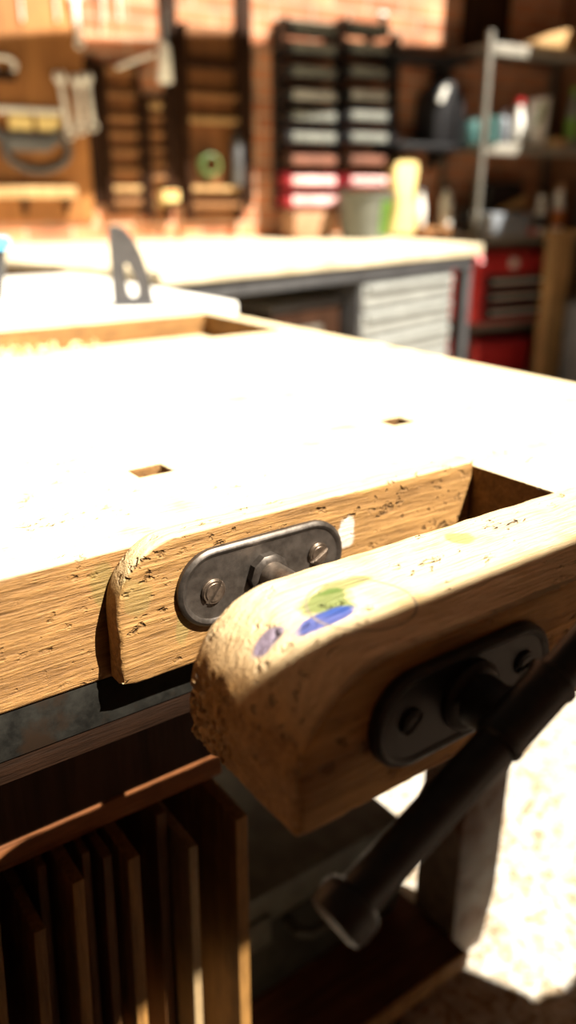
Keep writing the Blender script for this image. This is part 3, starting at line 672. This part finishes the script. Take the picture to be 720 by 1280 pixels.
MB().lathe([(.010, 0), (.024, .012), (.026, .035), (.012, .045)], (0, -.02, .02), (0, -.4, 1), 18).build('lamp_head', 'white', t); MB().cyl((0, -.02, .02), (0, .02, -.02), .006, 10).build('arm', 'slate', t)

def on_back(u, v, z): P = on_z(u, v, z); return P
# cardboard box, bucket, sack and bottles on the worktop
P = on_back(382, 289, ZB+.0005); P = WALL.world(W(352, 285, .10)[0], -.10, ZB+.0005)
wb = wsize(352, 400, 262, 290, .2)
t = thing('cardboard_box', P, WALL.rz, 'low brown cardboard box on the back worktop under the red bins', 'box')
MB().box(0, wb[0], -.14, 0, 0, .13, .003).build('box_body', 'card', t); MB().box(.005, wb[0]-.005, -.138, -.072, .1305, .134, .001).build('flap', 'card', t); MB().box(.005, wb[0]-.005, -.068, -.002, .1305, .134, .001).build('flap', 'card', t)
dB = .32; s_, _ = W(455, 297, dB)
t = thing('pail', WALL.world(s_, -dB, ZB+.0005), WALL.rz, 'grey pail with a green label and bail handle on the back worktop', 'bucket')
rb = wsize(425, 483, 240, 297, dB)[0]/2; hb = W(455, 240, dB)[1]-ZB
MB().lathe([(rb*.80, 0), (rb*.84, .006), (rb*.98, hb*.93), (rb*1.04, hb*.94), (rb*1.04, hb), (rb*.95, hb*.995), (rb*.93, hb*.9)], (0, 0, 0), (0, 0, 1), 36).build('pail_body', 'bucket', t)
L_ = bmesh.new(); pv = []
for k in range(8): an = math.radians(-88+k*11); pv.append([L_.verts.new(((rb*(.85+.14*q)+.003)*math.cos(an), (rb*(.85+.14*q)+.003)*math.sin(an), hb*(.1+.72*q))) for q in (0, 1)])
for A_, B_ in zip(pv, pv[1:]): L_.faces.new((A_[0], B_[0], B_[1], A_[1]))
bmesh.ops.solidify(L_, geom=L_.faces[:], thickness=.001); mb = MB(); mb._merge(L_); mb.build('label', 'green', t)
MB().tube([(rb*1.05*math.cos(math.radians(q)), -.03*math.sin(math.radians(q)), hb*.93+.07*math.sin(math.radians(q))) for q in range(0, 181, 15)], .004, 8).build('bail_handle', 'slate', t)
dS = .14; s_, _ = W(497, 292, dS); hs = W(497, 196, dS)[1]-ZB; ws_ = wsize(482, 514, 200, 292, dS)[0]/2
tag(MB().prism([(-ws_*.95, 0), (ws_*.9, 0), (ws_*.95, hs*.3), (ws_*.75, hs*.55), (ws_*.95, hs*.85), (ws_*.8, hs*.97), (0, hs), (-ws_*.8, hs*.94), (-ws_, hs*.72), (-ws_*.6, hs*.45)], 'y', -.06, .06, .02, 3).build('paper_sack', 'yellow', None, WALL.world(s_, -dS, ZB+.0005), WALL.rz), 'tall pale yellow crumpled paper sack on the worktop right of the pail', 'sack')

def bottle(F, s, d, z, r, h, mb_, mc, label, ml=None, group=None, neck=.35):
    t = thing('bottle', F.world(s, -d, z+.0006), F.rz, label, 'bottle', group)
    MB().lathe([(r*.9, 0), (r, r*.15), (r, h*(.8-neck*.5)), (r*.75, h*(.88-neck*.4)), (r*neck, h*.84), (r*neck, h*.88)], (0, 0, 0), (0, 0, 1), 20).build('bottle_body', mb_, t)
    MB().cyl((0, 0, h*.87), (0, 0, h), r*(neck+.1), 14).build('cap', mc, t)
    if ml: MB().lathe([(r*1.015, h*.12), (r*1.015, h*.48)], (0, 0, 0), (0, 0, 1), 20).build('label', ml, t)
    return t

# ------------------------------------------------------------------ black wall shelves
for (v, lb) in ((76, 'upper black wall shelf left of the steel post'), (187, 'lower black wall shelf left of the steel post, with bottles')):
    a, z_ = W(482, v, .12); b = min(W(602, v, .12)[0], sL-.006)
    t = thing('wall_shelf', WALL.world(a, -.0005, z_), WALL.rz, lb, 'shelf', 'black wall shelves')
    MB().box(0, b-a, -.24, 0, 0, .03, .003).build('shelf_board', 'black', t)
    for sx in (.05, b-a-.08): MB().prism([(0, -.001), (-.20, -.001), (0, -.10)], 'x', sx, sx+.02).build('shelf_bracket', 'black', t)
ZS1 = W(482, 187, .12)[1]+.03
s_ = W(549, 150, .13)[0]
t = thing('tool_bag', WALL.world(s_, -.12, ZS1+.0006), WALL.rz, 'black arched bag with a pale handle end on the lower wall shelf', 'bag')
MB().prism([(-.10, 0), (.10, 0)]+arc(0, .20, .10, 0, 180, 14), 'y', -.10, .08, .012).build('bag_body', 'black', t)
MB().tube([(-.085, -.112, .20), (-.05, -.115, .27)], [.016, .014], 12).build('pale_handle', 'white', t)
def wb_(u, v0, d): return W(u, v0, d)[0]
bottle(WALL, W(567, 175, .16)[0], .17, ZS1, .035, .19, 'white', 'umber', 'white bottle with a pink red label beside the black bag', 'labelpink', neck=.5)
t = thing('paint_can', WALL.world(W(590, 175, .15)[0], -.13, ZS1+.0006), WALL.rz, 'teal paint can on the lower wall shelf behind the steel post', 'can')
MB().lathe([(.045, 0), (.047, .003), (.047, .13), (.045, .133)], (0, 0, 0), (0, 0, 1), 24).build('can_body', 'teal', t); MB().lathe([(.047, .133), (.049, .134), (.049, .141), (.04, .142)], (0, 0, 0), (0, 0, 1), 24).build('lid', 'slate', t)
# small wooden shelf at worktop level with bottles
a, z_ = W(517, 296, .10); b = min(W(592, 296, .10)[0], sL-.02)
tag(MB().box(0, b-a, -.18, 0, 0, .045, .004).build('timber_block', 'shelfwood', None, WALL.world(a, -.0005, ZB+.0005), WALL.rz), 'low brown timber plank lying against the bricks at the right end of the worktop', 'plank')
ZP = ZB+.046
bottle(WALL, W(525, 280, .1)[0], .09, ZP, .032, .20, 'white', 'binblue', 'white bottle with a blue grey cap on the timber plank', None, neck=.55)
bottle(WALL, W(556, 280, .1)[0], .10, ZP, .036, .22, 'white', 'black', 'squat white bottle with a long black neck on the timber plank', None, neck=.45)
tag(MB().box(-.04, .04, -.03, .03, 0, .09, .01).build('small_box', 'slate', None, WALL.world(W(580, 280, .1)[0], -.10, ZP+.0005), WALL.rz), 'small dark box at the right end of the timber plank', 'box')

# ------------------------------------------------------------------ steel shelving unit
sR = 2.31
zs = {}
un = thing('shelving_unit', WALL.world(sL, 0, 0), WALL.rz, 'grey steel shelving unit in the corner beside the brick wall', 'shelving')
wU = sR-sL
ztop = W(606, 45, dU)[1]
for px_, py_ in ((0, -dU), (wU-.035, -dU), (0, -.045), (wU-.035, -.045)):
    MB().prism([(px_, py_), (px_+.028, py_), (px_+.028, py_+.005), (px_+.005, py_+.005), (px_+.005, py_+.028), (px_, py_+.028)], 'z', 0, ztop+.03, .0012).build('post', 'steel', un)
for k, (v, mm) in enumerate(((62, 'steel'), (186, 'steel'), (297, 'steel'), (404, 'steel'), (470, 'steel'))):
    z_ = W(640, v, dU)[1]; zs[k] = z_+.022
    MB().box(.007, wU-.007, -dU+.007, -.012, z_, z_+.022, .002).build('shelf', mm, un)
    MB().box(.036, wU-.036, -dU-.001, -dU+.006, z_-.03, z_+.024, .001).build('shelf_lip', 'lipsteel', un)
def U(u, v, d): return W(u, v, d)[0]
tag(MB().prism([(0, 0), (.26, 0), (.26, .10), (.16, .08), (0, .02)], 'y', -.30, 0, .006).build('timber_offcut', 'post', None, WALL.world(U(672, 50, .4), -.10, zs[0]+.0006), WALL.rz), 'pinkish timber offcut lying on the top steel shelf', 'timber')
# second shelf
z = zs[1]
bottle(WALL, U(627, 180, .3), .30, z, .030, .17, 'binblue', 'slate', 'dull grey bottle right of the steel post on the upper bottle shelf', None)
bottle(WALL, U(645, 180, .3), .30, z, .034, .23, 'white', 'red', 'white bottle with a red cap on the upper bottle shelf', None, neck=.55)
tag(MB().cyl((0, 0, 0), (0, 0, .13), .04, 20).build('jar', 'teal', None, WALL.world(U(612, 180, .34), -.34, z+.0006), WALL.rz), 'pale teal jar just behind the steel post', 'jar')
t = thing('carton', WALL.world(U(667, 180, .3), -.28, z+.0006), WALL.rz, 'tilted white and green carton beside the red capped bottle', 'box')
MB().prism([(-.05, 0), (.045, 0), (.06, .25), (-.005, .24)], 'y', -.06, .06, .004).build('carton_body', 'white', t); MB().prism([(-.045, .10), (-.02, .10), (.02, .2), (-.012, .215)], 'y', -.064, -.0605).build('label', 'green', t)
tag(MB().box(-.05, .05, -.06, .06, 0, .035, .004).build('wooden_block', 'post', None, WALL.world(U(690, 180, .33), -.34, z+.0006), WALL.rz), 'flat pale wooden block right of the white and green carton', 'block')
bottle(WALL, U(712, 180, .33), .33, z, .036, .30, 'labelgrey', 'green', 'tall greyish bottle with green cap at the right edge, upper bottle shelf', 'green', neck=.5)
# third shelf
z = zs[2]
t = thing('plastic_tray', WALL.world(U(628, 290, .38), -.36, z+.0006), WALL.rz, 'grey blue plastic tray of offcuts on the middle steel shelf', 'tray')
MB().prism([(-.13, 0), (.13, 0), (.15, .11), (-.15, .11)], 'y', -.09, .09, .006).build('tray_body', 'binblue', t)
tag(MB().prism([(-.12, 0), (.10, .03), (.12, .09), (.06, .07)], 'y', -.02, .02, .003).build('wood_offcut', 'post', None, WALL.world(U(642, 270, .38), -.34, z+.1115), WALL.rz), 'slanting wood offcut poking out of the grey blue tray', 'wood')
tag(MB().box(-.13, .13, -.08, .08, 0, .27, .01).build('black_box', 'black', None, WALL.world(U(632, 240, .2), -.13, z+.0006), WALL.rz), 'black box standing behind the grey blue tray', 'box')
bottle(WALL, U(677, 280, .36), .34, z, .034, .20, 'white', 'white', 'white bottle with dark foot left of the orange one, middle shelf', 'slate', neck=.5)
bottle(WALL, U(697, 280, .36), .35, z, .036, .26, 'white', 'card', 'white bottle with a big orange label on the middle shelf', 'orange', neck=.6)
tag(MB().box(-.035, .035, -.03, .03, 0, .022, .004).build('tape_box', 'red', None, WALL.world(U(664, 292, .44), -.42, z+.0006), WALL.rz), 'little flat red box at the front of the middle shelf', 'box')
# tool chest
z = zs[3]; wt_ = wsize(592, 672, 325, 400, .44)[0]
t = thing('tool_chest', WALL.world(U(592, 400, .43)+.02, -.43, z+.0006), WALL.rz, 'red tool chest with dark drawers and steel handles on the lower shelf', 'tool chest')
MB().box(0, wt_, .01, .30, 0, .33, .006).build('chest_body', 'red', t)
MB().prism([(.0, .332), (.30, .332), (.27, .385), (.05, .39)], 'x', 0, wt_, .006).build('lid', 'red', t)
for k in range(3):
    d_ = MB().box(.045, wt_-.01, -.004, .009, .02+.085*k, .095+.085*k, .003).build('drawer', 'black', t)
    MB().cyl((.09, -.016, .06+.085*k), (wt_-.05, -.016, .06+.085*k), .009, 12).build('handle', 'bright', d_)
MB().box(wt_*.45, wt_*.55, -.006, .012, .30, .35, .002).build('latch', 'bright', t)
z = zs[4]
zz = W(595, 430, .43)[1]-z; w2 = wsize(597, 660, 430, 470, .43)[0]
t = thing('red_crate', WALL.world(U(597, 440, .43)+.01, -.42, z+.0006), WALL.rz, 'plain red plastic crate on the shelf under the tool chest', 'crate')
MB().box(0, w2, 0, .28, 0, max(.05, zz), .008).build('crate_body', 'red', t); MB().box(-.006, w2+.006, -.006, .286, max(.05, zz)-.02, max(.05, zz)+.004, .004).build('rim', 'darkred', t)
# timber post and bin in front at the right
dP = .62; a, _ = W(683, 400, dP); b, _ = W(706, 400, dP); zp = W(693, 288, dP)[1]
pt = thing('timber_stand', WALL.world(a, -dP, 0), WALL.rz, 'bare timber trestle post with cross rail in front of the steel shelving', 'trestle')
MB().box(0, b-a, 0, .07, 0, zp-.035, .004).build('upright', 'post', pt)
MB().box(-.02, min(.62, 2.28-a), -.01, .08, zp-.0345, zp, .004).build('cross_rail', 'post', pt)
MB().box(min(.5, 2.12-a), min(.5, 2.12-a)+b-a, .0, .07, 0, zp-.035, .004).build('upright', 'post', pt)
t = thing('waste_bin', WALL.world(2.035, -dP-.145, 0), WALL.rz, 'dark grey blue plastic bin at the right edge behind the bench corner', 'bin')
zt3 = W(712, 375, dP+.1)[1]
MB().prism([(-.08, .002), (.08, .002), (.10, zt3-.03), (-.10, zt3-.03)], 'y', -.12, .12, .01).build('bin_body', 'binblue', t); MB().box(-.105, .105, -.13, .13, zt3-.03, zt3, .006).build('lid', 'slate', t)
